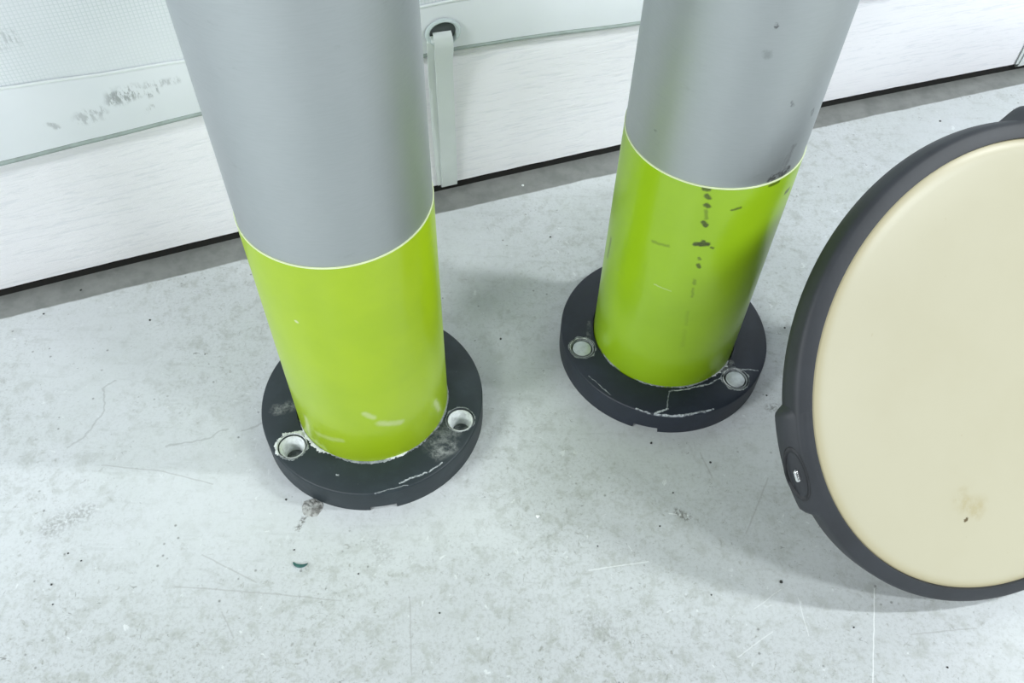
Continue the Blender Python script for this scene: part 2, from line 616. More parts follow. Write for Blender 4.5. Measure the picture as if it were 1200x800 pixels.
XS = [-1.9 + 0.04 * i for i in range(111)]      # -1.9 .. 2.5
BOARD = mat_board()


def sheet(name, xs, prof, mat, parent=None, cap=True):
    """sweep an (offset, z) closed profile along the wall; z may be callable of x"""
    n = len(prof)
    v, f = [], []
    for x in xs:
        for off, z in prof:
            v.append(wp(x, z(x) if callable(z) else z, off(x) if callable(off) else off))
    for i in range(len(xs) - 1):
        for k in range(n):
            k2 = (k + 1) % n
            f.append((i * n + k, i * n + k2, (i + 1) * n + k2, (i + 1) * n + k))
    if cap:
        f.append(tuple(range(n)))
        f.append(tuple(range((len(xs) - 1) * n, len(xs) * n)))
    return mesh_obj(name, v, f, mat, parent)


rnd = random.Random(4)
XB = [-1.9 + 0.01 * i for i in range(441)]
rag = {round(x, 4): 0.0007 * noise.noise(Vector((x * 30, 0, 0))) + 0.0012 * max(0, noise.noise(Vector((x * 55, 3, 0))) - 0.35) for x in XB}
base = sheet('baseboard_back', XB, [(0.0, lambda x: 0.0165 + rag[round(x, 4)]), (0.0, 0.30), (-0.028, 0.30), (-0.028, 0.0155), (-0.003, 0.0145)], BOARD)
tag(base, 'white painted rough-grained board along the foot of the wall', kind='structure')
sheet_in = mat_plain('gap_shade_black', (26, 25, 23), 0.85, var=0.4)  # shade of the gap under the board, put in as a black strip
tag(sheet('gap_strip_1', XS, [(-0.0035, 0.0), (-0.0035, 0.0140), (-0.03, 0.0140), (-0.03, 0.0)], sheet_in), 'black strip put in for the shaded gap under the white board', kind='structure')
tag(sheet('wall_back', XS, [(-0.031, 0.0), (-0.031, 1.9), (-0.15, 1.9), (-0.15, 0.0)], mat_plain('wall_panel', (214, 222, 222), 0.6, var=0.3, vscale=4)),
    'pale wall panel behind the tarpaulin', kind='structure')


def hem_z(x):
    pts = [(-2.0, .215), (-0.684, .240), (-0.566, .246), (-0.444, .253), (-0.106, .277), (-0.015, .274), (0.174, .262), (0.70, .232), (2.6, .24)]
    for (x0, z0), (x1, z1) in zip(pts, pts[1:]):
        if x <= x1:
            t = (x - x0) / (x1 - x0)
            t = max(0, min(1, t))
            t = t * t * (3 - 2 * t) * 0.4 + t * 0.6
            return z0 + (z1 - z0) * t
    return pts[-1][1]


def billow(x, z):
    t = max(0.0, min(1.0, (z - 0.24) / 0.25))
    return 0.010 + t * (0.012 + 0.010 * noise.noise(Vector((x * 5.5, z * 1.2, 1))) + 0.006 * noise.noise(Vector((x * 14, z * 2.5, 5))))


tarp = empty('tarpaulin', tuple(wp(-0.1, 0.25)))
tag(tarp, 'pale grey-white coated tarpaulin hanging over the white board at the wall', 'tarpaulin')
tloc = Vector(tarp.location)


def tarp_part(name, rows, mat, thick=0.0016, xs=None):
    """rows: list of functions x -> (z, extra offset)"""
    xs = xs or [-1.9 + 0.02 * i for i in range(221)]
    n = len(rows)
    v, f = [], []
    for side in (0, 1):
        for x in xs:
            for r in rows:
                z, e = r(x)
                v.append(wp(x, z, billow(x, z) + e - side * thick))
    S_ = len(xs) * n
    for i in range(len(xs) - 1):
        for k in range(n - 1):
            a, b_ = i * n + k, (i + 1) * n + k
            f.append((a, b_, b_ + 1, a + 1))
            f.append((S_ + a, S_ + a + 1, S_ + b_ + 1, S_ + b_))
        f.append((i * n, S_ + i * n, S_ + (i + 1) * n, (i + 1) * n))
        k = n - 1
        f.append((i * n + k, (i + 1) * n + k, S_ + (i + 1) * n + k, S_ + i * n + k))
    o = mesh_obj(name, v, f, mat, None)
    o.parent = tarp
    o.matrix_parent_inverse = Matrix.Translation(-tloc)
    return o


def seam_z(x):
    return hem_z(x) + 0.078 + 0.03 * max(0, min(1, (-0.35 - x) / 0.3))


TARP_W, TARP_H = mat_tarp(True), mat_tarp(False)
tarp_part('sheet', [(lambda x, k=k: (seam_z(x) - 0.006 + (1.75 - seam_z(x)) * (k / 24.0) ** 1.5, 0.0)) for k in range(25)], TARP_W)
tarp_part('hem_band', [(lambda x, k=k: (hem_z(x) + 0.004 + (seam_z(x) - hem_z(x) - 0.004) * k / 8.0, 0.0022 + 0.003 * math.sin(PI * k / 8.0))) for k in range(9)], TARP_H)
# welded seam: a thin raised bead
tarp_part('seam_bead', [(lambda x, k=k: (seam_z(x) + (-0.0018, -0.0009, 0.0009, 0.0018)[k], 0.003 + (0, .0009, .0009, 0)[k])) for k in range(4)],
          mat_plain('seam_white', (240, 245, 245), 0.4))
# grey rope edge in the hem
hx = [-1.9 + 0.02 * i for i in range(221)]
v, f = [], []
for x in hx:
    for k in range(8):
        a = 2 * PI * k / 8
        v.append(wp(x, hem_z(x) + 0.0042 * math.sin(a), 0.0095 + 0.0042 * math.cos(a)))
for i in range(len(hx) - 1):
    for k in range(8):
        f.append((i * 8 + k, i * 8 + (k + 1) % 8, (i + 1) * 8 + (k + 1) % 8, (i + 1) * 8 + k))
o = mesh_obj('hem_cord', v, f, mat_plain('grey_cord', (168, 180, 176), 0.6, var=0.4, vscale=60))
o.parent = tarp
o.matrix_parent_inverse = Matrix.Translation(-tloc)
tag(o, 'grey cord along the lower edge')


# eyelets with dark slot
def on_wall(x, z, dx, dz, off):
    t = Vector((0.9325, 0.3612, 0))
    return wp(x, z, off) + t * dx + Vector((0, 0, dz))


EYE_M = mat_plain('eyelet_enamel', (206, 218, 217), 0.3, 0.0, 0.6)
HOLE_M = mat_plain('eyelet_hole', (84, 90, 92), 0.8)


def eyelet(x, z, w=0.0205, h=0.0165):
    v, f = [], []
    seg = 40
    prof = [(1.28, 0.000), (1.25, 0.0035), (1.12, 0.005), (1.0, 0.003), (0.92, -0.002)]
    off = billow(x, z) + 0.0075
    for i in range(seg):
        a = 2 * PI * i / seg
        for s, q in prof:
            v.append(on_wall(x, z, w * s * math.cos(a), h * s * math.sin(a), off + q))
    n = len(prof)
    for i in range(seg):
        j = (i + 1) % seg
        for k in range(n - 1):
            f.append((i * n + k, j * n + k, j * n + k + 1, i * n + k + 1))
    e = mesh_obj('eyelet', v, f, EYE_M)
    v = [on_wall(x, z, w * 0.95 * math.cos(2 * PI * i / seg), h * 0.95 * math.sin(2 * PI * i / seg), off - 0.001) for i in range(seg)]
    hole = mesh_obj('eyelet_slot', v, [tuple(range(seg))], HOLE_M)
    e.parent = tarp
    e.matrix_parent_inverse = Matrix.Translation(-tloc)
    hole.parent = e
    return e


eyelet(-0.1190, 0.312)
eyelet(0.9935, 0.312)

# straps: webbing from the eyelet down over the board and under its lower edge
STRAP_M = mat_plain('white_webbing', (226, 232, 231), 0.55, var=0.25, vscale=18, c2=(206, 214, 213), bmp=0.1, bscale=400)


def ribbon(name, path, width, thick, parent, skew=0.0):
    """path: list of (x centre, z, offset from wall, roll)"""
    v, f = [], []
    n = len(path)
    for i, (x, z, off, sk) in enumerate(path):
        p0, p1 = path[max(0, i - 1)], path[min(n - 1, i + 1)]
        dz, do = p1[1] - p0[1], p1[2] - p0[2]
        L = math.hypot(dz, do) or 1
        nz, no = do / L, -dz / L        # normal within (z, off) plane
        for (sx, st) in ((-.5, -.5), (.5, -.5), (.5, .5), (-.5, .5)):
            e = sk * sx * 2
            v.append(on_wall(x, z, sx * width, st * thick * nz, off + st * thick * no + e))
    for i in range(n - 1):
        for k in range(4):
            f.append((i * 4 + k, i * 4 + (k + 1) % 4, (i + 1) * 4 + (k + 1) % 4, (i + 1) * 4 + k))
    f.append((0, 1, 2, 3))
    f.append(tuple(range((n - 1) * 4, n * 4)))
    o = mesh_obj(name, v, f, STRAP_M, parent)
    return o


def strap(x, label, lean):
    e = empty('strap', tuple(wp(x, 0.0105)))
    tag(e, label, 'strap', 'straps tying the tarpaulin down')
    b0 = billow(x, 0.31)
    front = [(x - lean, 0.3125, b0 + 0.0072, 0.001), (x - lean * .95, 0.3105, b0 + 0.0105, 0.001), (x - lean * .9, 0.305, b0 + 0.0135, 0.002), (x - lean * .8, 0.292, b0 + 0.0145, 0.002),
             (x - lean * .7, 0.270, 0.0200, 0.001), (x - lean * .55, 0.245, 0.0175, -0.001), (x - lean * .3, 0.215, 0.0125, 0.001), (x, 0.17, 0.0085, 0.0), (x + .001, 0.11, 0.0055, 0.0), (x + .001, 0.05, 0.0045, 0.0),
             (x + .001, 0.022, 0.0040, 0.0), (x + .001, 0.0135, 0.0030, 0), (x + .001, 0.0105, -0.0005, 0), (x + .001, 0.0105, -0.012, 0), (x + .001, 0.0115, -0.028, 0)]
    ribbon('front_webbing', front, 0.0265, 0.0022, e)
    xb = x - 0.0125
    back = [(xb - lean + .002, 0.309, b0 + 0.0075, 0), (xb - lean, 0.302, b0 + 0.0115, 0.001), (xb - lean * .6, 0.27, 0.0155, 0.0), (xb - lean * .3, 0.22, 0.0085, 0.0), (xb, 0.15, 0.0035, 0.0),
            (xb + .002, 0.06, 0.0022, 0.0), (xb + .004, 0.018, 0.0022, 0.0)]
    ribbon('back_webbing', back, 0.020, 0.0018, e)
    for c in e.children:
        c.matrix_parent_inverse = Matrix.Translation(-Vector(e.location))
    return e


strap(-0.1165, 'white webbing strap threaded through the tarpaulin eyelet between the two posts', 0.004)
strap(0.996, 'white webbing strap over the board at the far right edge, beyond the drum', 0.0)


# ------------------------------------------------------------------ posts
R_PIPE, R_RING, H_RING = 0.1, 0.1471, 0.0417


def ring_mesh(holes, rh=0.0176):
    bm = bmesh.new()
    h, ch = H_RING, 0.0022
    seg = 180
    notch = [(a + 60) % 360 for a in holes]

    def notched(deg):
        for a in notch:
            d = (deg - a + 180) % 360 - 180
            if abs(d) < 6.6:
                return True
        return False
    angs = []
    for i in range(seg):
        angs.append((i * 2.0))
    extra = []
    for a in notch:
        for s in (-1, 1):
            extra += [(a + s * 6.55) % 360, (a + s * 6.65) % 360]
    angs = sorted(set(angs + extra))

    def loop(r, zf):
        return [bm.verts.new((r * math.cos(math.radians(a)), r * math.sin(math.radians(a)), zf(a))) for a in angs]
    bot = lambda a: 0.0085 if notched(a) else 0.0
    l_in0 = loop(R_PIPE + 0.0016, lambda a: h - 0.008)
    l_in = loop(R_PIPE + 0.0016, lambda a: h - 0.0004)
    l_top = loop(R_RING - ch, lambda a: h)
    l_ch = loop(R_RING - 0.0006, lambda a: h - 0.0012)
    l_s = loop(R_RING, lambda a: h - ch - 0.001)
    l_b = loop(R_RING, bot)
    l_b2 = loop(R_RING - 0.04, bot)
    n = len(angs)

    def strip(a, b):
        for i in range(n):
            j = (i + 1) % n
            bm.faces.new((a[i], a[j], b[j], b[i]))
    strip(l_in0, l_in)
    strip(l_top, l_ch)
    strip(l_ch, l_s)
    strip(l_s, l_b)
    strip(l_b, l_b2)
    edges = []
    for lp in (l_in, l_top):
        for i in range(n):
            e = bm.edges.get((lp[i], lp[(i + 1) % n])) or bm.edges.new((lp[i], lp[(i + 1) % n]))
            edges.append(e)
    for a in holes:
        cx, cy = 0.1238 * math.cos(math.radians(a)), 0.1238 * math.sin(math.radians(a))
        ls = []
        for z, r in ((h, rh + 0.0014), (h - 0.0012, rh), (h - 0.032, rh)):
            ls.append([bm.verts.new((cx + r * math.cos(2 * PI * k / 36), cy + r * math.sin(2 * PI * k / 36), z)) for k in range(36)])
        for k in range(36):
            edges.append(bm.edges.new((ls[0][k], ls[0][(k + 1) % 36])))
        for q in range(2):
            for k in range(36):
                k2 = (k + 1) % 36
                bm.faces.new((ls[q][k], ls[q][k2], ls[q + 1][k2], ls[q + 1][k]))
        bm.faces.new(ls[2])
    bmesh.ops.triangle_fill(bm, use_beauty=True, use_dissolve=False, edges=edges)
    return bm


def ragged_ring(name, cx, cy, z, r0, r1, mat, parent, seed, amp=0.3, a0=0, a1=360, hgt=0.0006):
    """thin uneven band of dried residue around (cx, cy)"""
    v, f = [], []
    n = max(24, int((a1 - a0) / (3 if r0 < 0.05 else 1)))
    full = (a1 - a0) >= 360
    m = n if full else n + 1
    for i in range(m):
        a = math.radians(a0 + (a1 - a0) * i / n)
        k = noise.noise(Vector((math.cos(a) * 2.5, math.sin(a) * 2.5, seed))) + 0.7 * noise.noise(Vector((math.cos(a) * 14 * (r0 / 0.02) ** .7, math.sin(a) * 14 * (r0 / 0.02) ** .7, seed + 5)))
        w = (r1 - r0) * max(0.06, 1 - amp + amp * k * 2.0)
        if not full:
            w *= max(0.05, min(1, 4 * i / n, 4 * (n - i) / n))
        for r, dz in ((r0, -0.0005), (r0 + w * 0.15, hgt), (r0 + w * 0.7, hgt * 0.8), (r0 + w, -0.0005)):
            v.append((cx + r * math.cos(a), cy + r * math.sin(a), z + dz))
    for i in range(n):
        j = (i + 1) % m
        for k in range(3):
            f.append((i * 4 + k, j * 4 + k, j * 4 + k + 1, i * 4 + k + 1))
    return mesh_obj(name, v, f, mat, parent)


WHITE_RES = mat_plain('white_residue', (228, 232, 232), 0.8, var=0.6, vscale=140, c2=(150, 154, 154), bmp=0.5, bscale=300)
GREY_RES = mat_plain('grey_residue', (150, 156, 158), 0.7, var=0.7, vscale=160, c2=(84, 90, 94), bmp=0.5, bscale=300)
LINER_M = mat_plain('chalky_liner', (236, 240, 241), 0.6, var=0.5, vscale=150, c2=(176, 180, 182), bmp=0.3)
DARK_HOLE = mat_plain('hole_bottom', (70, 76, 80), 0.6, var=0.7, vscale=120, c2=(150, 154, 156))
PLUG_M = mat_plain('zinc_bolt', (205, 211, 213), 0.42, 0.35, 0.5, var=0.5, vscale=130, c2=(170, 176, 180), bmp=0.15)
TRIM_M = mat_plain('sleeve_edge', (226, 236, 190), 0.4)
CAP_M = mat_plain('post_cap', (52, 58, 62), 0.5)


def sleeve_profile(top):
    return [(R_PIPE - 0.003, H_RING - 0.006), (R_PIPE, H_RING - 0.006), (R_PIPE, top - 0.0009), (R_PIPE - 0.0004, top), (R_PIPE - 0.003, top)]


def post(loc, label, top, holes, bolted, ring_mat, green_mat, alu_mat, seed):
    e = empty('post', loc)
    tag(e, label, 'post', 'striped posts on the floor')
    v, f = lathe([(R_PIPE - 0.0010, top - 0.004), (R_PIPE - 0.0010, 1.30), (R_PIPE - 0.003, 1.302), (R_PIPE - 0.008, 1.302), (R_PIPE - 0.008, top - 0.004)], 160, True)
    mesh_obj('pipe', v, f, alu_mat, e)
    v, f = lathe([(0.0, 1.306), (R_PIPE - 0.01, 1.306), (R_PIPE - 0.004, 1.302), (R_PIPE - 0.009, 1.296), (0.0, 1.296)], 96)
    mesh_obj('end_cap', v, f, CAP_M, e)
    v, f = lathe(sleeve_profile(top), 160, True)
    s = mesh_obj('sleeve', v, f, green_mat, e)
    tag(s, 'glossy lime green lower sleeve')
    v, f = lathe([(R_PIPE - 0.0008, top - 0.0002), (R_PIPE + 0.0003, top - 0.0002), (R_PIPE + 0.0003, top + 0.0011), (R_PIPE - 0.0008, top + 0.0014)], 160, True)
    mesh_obj('sleeve_edge', v, f, TRIM_M, s)
    rg = bm_obj('base_ring', ring_mesh(holes), ring_mat, e)
    tag(rg, 'black plastic base ring with bolt holes and notches')
    for i, a in enumerate(holes):
        cx, cy = 0.1238 * math.cos(math.radians(a)), 0.1238 * math.sin(math.radians(a))
        if bolted:
            prof = [(0.0, 0.0408), (0.0040, 0.0408), (0.0120, 0.0411), (0.0130, 0.0404), (0.0133, 0.034), (0.0133, 0.012)]
            v, f = lathe(prof, 40)
            b_ = mesh_obj('bolt', [(x + cx, y + cy, z) for x, y, z in v], f, PLUG_M, rg)
            tag(b_, 'pale metal bolt head')
            v, f = lathe([(0.0149, 0.012), (0.0149, 0.0405), (0.0157, 0.0412), (0.0168, 0.0405), (0.0168, 0.012)], 40)
            mesh_obj('bush', [(x + cx, y + cy, z) for x, y, z in v], f, GREY_RES, rg)
        else:
            v, f = lathe([(0.0174, 0.012), (0.0170, 0.0395), (0.0160, 0.0402), (0.0151, 0.0390), (0.0132, 0.0260), (0.0112, 0.0135)], 40)
            b_ = mesh_obj('hole_liner', [(x + cx, y + cy, z) for x, y, z in v], f, LINER_M, rg)
            tag(b_, 'chalky white lining of an empty bolt hole')
            v, f = lathe([(0.0, 0.0150), (0.005, 0.0155), (0.0125, 0.0140)], 32)
            mesh_obj('hole_bottom', [(x + cx, y + cy, z) for x, y, z in v], f, DARK_HOLE, rg)
    return e, rg


def hp(a):
    return 0.1238 * math.cos(math.radians(a)), 0.1238 * math.sin(math.radians(a))


# left post: empty chalky bolt holes
H1 = [-139.0, -15.2, 104.0]
ring1_dust = [(.0818, -.0453, .1101, -.0508, .004, .018, .35), (.0894, -.0709, .1052, -.06, .004, .022, .4), (-.123, -.0266, -.1072, -.0206, .002, .012, .6), (.094, -.085, .11, -.075, .004, .014, .6)]
ring1_scr = [(.0508, -.1285, .0817, -.113, .0004, .0014, .75), (.085, -.111, .10, -.098, .0004, .0014, .7), (.02, -.1445, .06, -.131, .0003, .001, .45), (-.03, -.12, -.028, -.121, .0005, .0016, .6)]
green1_l = [(-.1961, .3113, -.1952, .3103, .0012, .0030, .9), (-.1418, .1502, -.1334, .1403, .001, .007, .5), (-.1273, .1257, -.1024, .1134, .001, .008, .5),
            (-.231, .1014, -.2352, .061, .001, .006, .45), (-.2149, .0784, -.1788, .0869, .001, .007, .3), (-.0449, .0992, -.0386, .0713, .001, .006, .45)]
p1, r1 = post((-0.1842, 0.6437, 0), 'silver and lime green post with empty chalky bolt holes in its black base', 0.3992, H1, False,
              mat_ring('black_plastic', (40, 49, 54), ring1_scr, ring1_dust), mat_green('lime_gloss', (163, 192, 22), None, green1_l), mat_aluminium(None), 1.0)
cx, cy = hp(H1[0])
ragged_ring('residue', cx, cy, H_RING, 0.0182, 0.0262, WHITE_RES, r1, 2.0, 0.30, 10, 245)
ragged_ring('residue', cx, cy, H_RING, 0.0186, 0.0222, GREY_RES, r1, 7.0, 0.5)
cx, cy = hp(H1[1])
ragged_ring('residue', cx, cy, H_RING, 0.0186, 0.0210, GREY_RES, r1, 3.0, 0.5)
ragged_ring('joint_residue', 0, 0, H_RING, R_PIPE - 0.0004, R_PIPE + 0.0030, GREY_RES, r1, 11.0, 0.55, -170, 30)
ragged_ring('joint_residue', 0, 0, H_RING + 0.0005, R_PIPE - 0.0004, R_PIPE + 0.0055, WHITE_RES, r1, 4.0, 0.35, -75, -56)
ragged_ring('joint_residue', 0, 0, H_RING + 0.0003, R_PIPE + 0.0002, R_PIPE + 0.0040, WHITE_RES, r1, 9.0, 0.8, -150, -112)

# right post: bolted down, scarred
H2 = [-162.3, -41.8, 78.0]
ring2_scr = [(-.0004, -.107, .0174, -.1035, .0004, .0014, .8), (.0174, -.1035, .0534, -.0935, .0004, .0013, .7), (.0534, -.0935, .0788, -.0781, .0004, .0014, .8), (-.0487, -.1367, -.0232, -.1455, .0003, .0012, .7),
             (-.0229, -.1438, -.0052, -.1363, .0006, .0020, .9), (-.0234, -.1458, .0129, -.1458, .0005, .0016, .85), (.0129, -.1458, .0551, -.135, .0005, .0018, .9), (-.11, -.0857, -.082, -.1158, .0003, .0009, .4),
             (.0898, -.066, .1251, -.0675, .0004, .0014, .7), (-.001, -.107, -.006, -.134, .0003, .0008, .35)]
ring2_dust = [(.0762, -.0650, .0830, -.0700, .003, .012, .9), (.09, -.055, .087, -.06, .002, .006, .8), (-.108, -.02, -.107, .01, .001, .004, .4)]
green2_d = [(-.1789, .396, -.1758, .3955, .0015, .0045, .85), (-.1756, .3871, -.1722, .384, .0012, .0042, .8), (-.1739, .3742, -.1709, .3723, .0012, .004, .9), (-.172, .366, -.170, .355, .0005, .0035, .45),
            (-.1707, .3486, -.1682, .3452, .0015, .0045, .9), (-.1736, .3153, -.1608, .3172, .0018, .0048, .95), (-.1665, .320, -.166, .321, .001, .004, .9), (-.156, .3121, -.1528, .3108, .0006, .002, .7), (-.1659, .2948, -.1644, .2922, .0008, .003, .6),
            (-.1648, .2837, -.163, .2796, .001, .0038, .8), (-.1638, .2577, -.1632, .251, .0003, .0034, .4), (-.1628, .243, -.1612, .2277, .0002, .003, .35), (-.1614, .2008, -.1590, .175, .0001, .004, .15), (-.1585, .165, -.1556, .1333, .0001, .005, .12), (-.2215, .2985, -.2026, .3023, .0002, .0038, .4),
            (-.1447, .3687, -.1359, .3714, .0006, .0026, .75), (-.1073, .394, -.095, .3945, .0008, .0035, .8), (-.07, .3654, -.0641, .3651, .0015, .005, .8), (-.2959, .2387, -.2988, .2052, .0008, .005, .5)]
green2_l = [(-.2082, .2342, -.1874, .2321, .0004, .0012, .45)]
alu2_d = [(-.1073, .4032, -.085, .4042, .003, .0075, 1.0), (-.0912, .412, -.0887, .4376, .001, .006, .55), (-.098, .408, -.092, .43, .0005, .005, .4), (-.1545, .5842, -.1540, .5835, .0012, .003, .85), (-.1558, .5574, -.1544, .5548, .0012, .006, .3),
          (-.247, .4400, -.246, .4405, .0008, .0022, .8), (-.115, .50, -.112, .496, .0008, .0025, .5), (-.075, .475, -.073, .47, .001, .004, .5)]
p2, r2 = post((0.2170, 0.7751, 0), 'silver and lime green post with dark drip marks and bolted black base', 0.3974, H2, True,
              mat_ring('black_plastic_scarred', (36, 42, 53), ring2_scr, ring2_dust), mat_green('lime_gloss_scarred', (150, 187, 26), green2_d, green2_l), mat_aluminium(alu2_d), 2.0)
for i, a in enumerate(H2[:2]):
    cx, cy = hp(a)
    ragged_ring('residue', cx, cy, H_RING, 0.0182, 0.0212, GREY_RES, r2, 21.0 + i, 0.5)
    ragged_ring('residue', cx, cy, H_RING + 0.0002, 0.0166, 0.0188, WHITE_RES, r2, 27.0 + i, 0.6, 10 + 40 * i, 200 + 40 * i)
ragged_ring('joint_residue', 0, 0, H_RING, R_PIPE - 0.0004, R_PIPE + 0.0025, GREY_RES, r2, 14.0, 0.6, -175, -25)
ragged_ring('joint_residue', 0, 0, H_RING + 0.0003, R_PIPE - 0.0002, R_PIPE + 0.0075, WHITE_RES, r2, 16.0, 0.5, -54, -30)


# ------------------------------------------------------------------ drum head leaning at the right
DC = Vector((0.56474, 0.57661, 0.22869))
DN = Vector((0.25756, -0.71878, 0.64577)).normalized()
DU = Vector((0, 0, 1)).cross(DN).normalized()
DV = DN.cross(DU)
DM = Matrix((DU, DV, DN)).transposed().to_4x4()
DM.translation = DC
drum = empty('drum', (0, 0, 0))
drum.matrix_world = DM
tag(drum, 'round drum with cream skin and thick black rim leaning on the floor', 'drum')
RUB = mat_plain('black_rubber', (46, 49, 53), 0.55, var=0.4, vscale=14, c2=(58, 62, 68), bmp=0.12, bscale=160)
RUB2 = mat_plain('black_rubber_dull', (36, 38, 41), 0.6, var=0.5, vscale=40, c2=(52, 55, 58), bmp=0.15)

# rim
rim_prof = [(0.2570, -0.006), (0.2573, 0.0000), (0.2582, 0.0012), (0.2615, 0.0010), (0.2710, -0.0018), (0.2736, -0.0030), (0.2755, -0.0050), (0.2765, -0.0085), (0.2768, -0.0180), (0.2766, -0.0268), (0.2752, -0.0288), (0.266, -0.034), (0.25, -0.036), (0.25, -0.006)]
v, f = lathe(rim_prof, 192, True)
rim = mesh_obj('rim', v, f, RUB, drum)
tag(rim, 'thick black rubber rim')
# cream skin, slightly domed with a rolled edge
v, f = lathe([(0.2574, -0.005), (0.2570, -0.0022), (0.2535, -0.0004), (0.2480, 0.0008), (0.2400, 0.0016), (0.20, 0.0024), (0.12, 0.0030), (0.04, 0.0034), (0.0, 0.0034)], 192)
skin = mesh_obj('skin', v, f, mat_membrane(), drum)
tag(skin, 'cream drum skin with a small stain')
# shell and stem behind (the stem's end rests on the floor)
v, f = lathe([(0.252, -0.034), (0.238, -0.052), (0.200, -0.088), (0.12, -0.115), (0.075, -0.125), (0.050, -0.140), (0.048, -0.160)], 128)
mesh_obj('shell', v, f, RUB2, drum)
v, f = lathe([(0.0475, -0.150), (0.0475, -0.288), (0.044, -0.292), (0.0, -0.292)], 64)
mesh_obj('stem', v, f, mat_plain('stem_metal', (150, 156, 158), 0.4, 0.8, var=0.3), drum)


def lug(ang, half, bump_h, skew):
    """a swelling of the rim: swept section whose outer radius rises and falls"""
    n = 48
    v, f = [], []
    for i in range(n + 1):
        t = -1 + 2 * i / n
        a = math.radians(ang + half * t)
        # steep shoulders, flat middle
        s0, s1 = (0.20, 0.28) if skew else (0.42, 0.42)
        up_ = min(1.0, (t + 1) / s0)
        dn_ = min(1.0, (1 - t) / s1)
        k = min(up_, dn_)
        k = k * k * (3 - 2 * k)
        o_ = bump_h * k - 0.0016 * (1 - k)
        e = 0.0012 * k
        prof = [(0.2588, -0.004), (0.2592, 0.0004 + e * .4), (0.2640, -0.0004 + e), (0.2690, -0.0020 + e), (0.2735 + o_ * .35, -0.0060 + e * .3), (0.2752 + o_ * .8, -0.0120), (0.2758 + o_, -0.0190), (0.2756 + o_, -0.0262),
                (0.2725 + o_ * .7, -0.0290), (0.262, -0.0330)]
        for r, z in prof:
            v.append((r * math.cos(a), r * math.sin(a), z))
    m = 10
    for i in range(n):
        for k in range(m - 1):
            f.append((i * m + k, (i + 1) * m + k, (i + 1) * m + k + 1, i * m + k + 1))
    f.append(tuple(range(m)))
    f.append(tuple(range(n * m, n * m + m)))
    return mesh_obj('lug', v, f, RUB, drum)


def pocket(ang, parent):
    """oval dished pocket on the lug's outer chamfer with a steel pin in it"""
    rc, zc = 0.2822, -0.0098
    nrm = Vector((0.70, 0, 0.714)).normalized()
    tan = Vector((0, 1, 0))
    sl = nrm.cross(tan)
    Rz = Matrix.Rotation(math.radians(ang), 4, 'Z')

    def P(s, w, h):
        q = Vector((rc, 0, zc)) + tan * s + sl * w + nrm * h
        # follow the curve of the rim
        a = q.y / rc
        q = Vector((q.x * math.cos(a), q.x * math.sin(a), q.z))
        return Rz @ q
    seg = 40
    prof = [(1.18, -0.0035), (1.12, 0.0004), (1.02, 0.0010), (0.94, 0.0000), (0.84, -0.0022), (0.5, -0.0030), (0.0001, -0.0030)]
    v, f = [], []
    for i in range(seg):
        a = 2 * PI * i / seg
        for s, h in prof:
            v.append(P(0.0300 * s * math.cos(a), 0.0105 * s * math.sin(a), h))
    n = len(prof)
    for i in range(seg):
        j = (i + 1) % seg
        for k in range(n - 1):
            f.append((i * n + k, j * n + k, j * n + k + 1, i * n + k + 1))
    o = mesh_obj('pocket', v, f, RUB2, parent)
    # slot
    v = [P(0.0100 * math.cos(2 * PI * i / 24) + 0.001, 0.0060 * math.sin(2 * PI * i / 24), -0.0022) for i in range(24)]
    mesh_obj('slot', v, [tuple(range(24))], mat_plain('slot_black', (18, 19, 20), 0.7), parent)
    # steel pin: capsule
    v, f = [], []
    rows = 12
    for i in range(rows + 1):
        t = -1 + 2 * i / rows
        rr = 0.0030 * math.sqrt(max(0.0, 1 - max(0, (abs(t) - 0.6) / 0.4) ** 2)) + 1e-5
        for k in range(12):
            b_ = 2 * PI * k / 12
            v.append(P(t * 0.0078, 0.0008 + rr * math.cos(b_), 0.0006 + rr * math.sin(b_)))
    for i in range(rows):
        for k in range(12):
            f.append((i * 12 + k, i * 12 + (k + 1) % 12, (i + 1) * 12 + (k + 1) % 12, (i + 1) * 12 + k))
    pn = mesh_obj('pin', v, f, mat_plain('steel_pin', (222, 224, 224), 0.25, 0.9), parent)
    tag(pn, 'shiny steel pin')
    return o


lg = lug(188.2, 15.2, 0.0105, True)
tag(lg, 'black lug swelling from the rim with a pocket')
pocket(189.6, lg)
lug(67.5, 20.0, 0.0165, False)
lug(308.5, 15.2, 0.0105, True)


# ------------------------------------------------------------------ small things on the floor
# broken mortar spot in the floor in front of the left post
v, f = [], []
rows, seg = 7, 30
for i in range(rows + 1):
    for k in range(seg):
        a = 2 * PI * k / seg
        r = 0.0132 * (i / rows) * (1 + 0.22 * noise.noise(Vector((math.cos(a) * 1.8, math.sin(a) * 1.8, 3))))
        x, y = r * math.cos(a) * 1.1, r * math.sin(a)
        z = 0.0022 * (1 - (i / rows) ** 3) + 0.0022 * noise.noise(Vector((x * 260, y * 260, 1))) * (1 - (i / rows) ** 4)
        if i == rows:
            z = -0.0006
        v.append((x, y, max(z, 0.0002) if i < rows else z))
for i in range(rows):
    for k in range(seg):
        f.append((i * seg + k, i * seg + (k + 1) % seg, (i + 1) * seg + (k + 1) % seg, (i + 1) * seg + k))
mp = mesh_obj('mortar_patch', v, f, mat_plain('crumbled_mortar', (176, 178, 174), 0.9, var=0.9, vscale=150, c2=(104, 103, 98), bmp=0.9, bscale=240), floor, smooth=False)
mp.location = (-0.2475, 0.4985, 0)
tag(mp, 'crumbled grey mortar spot in the floor')

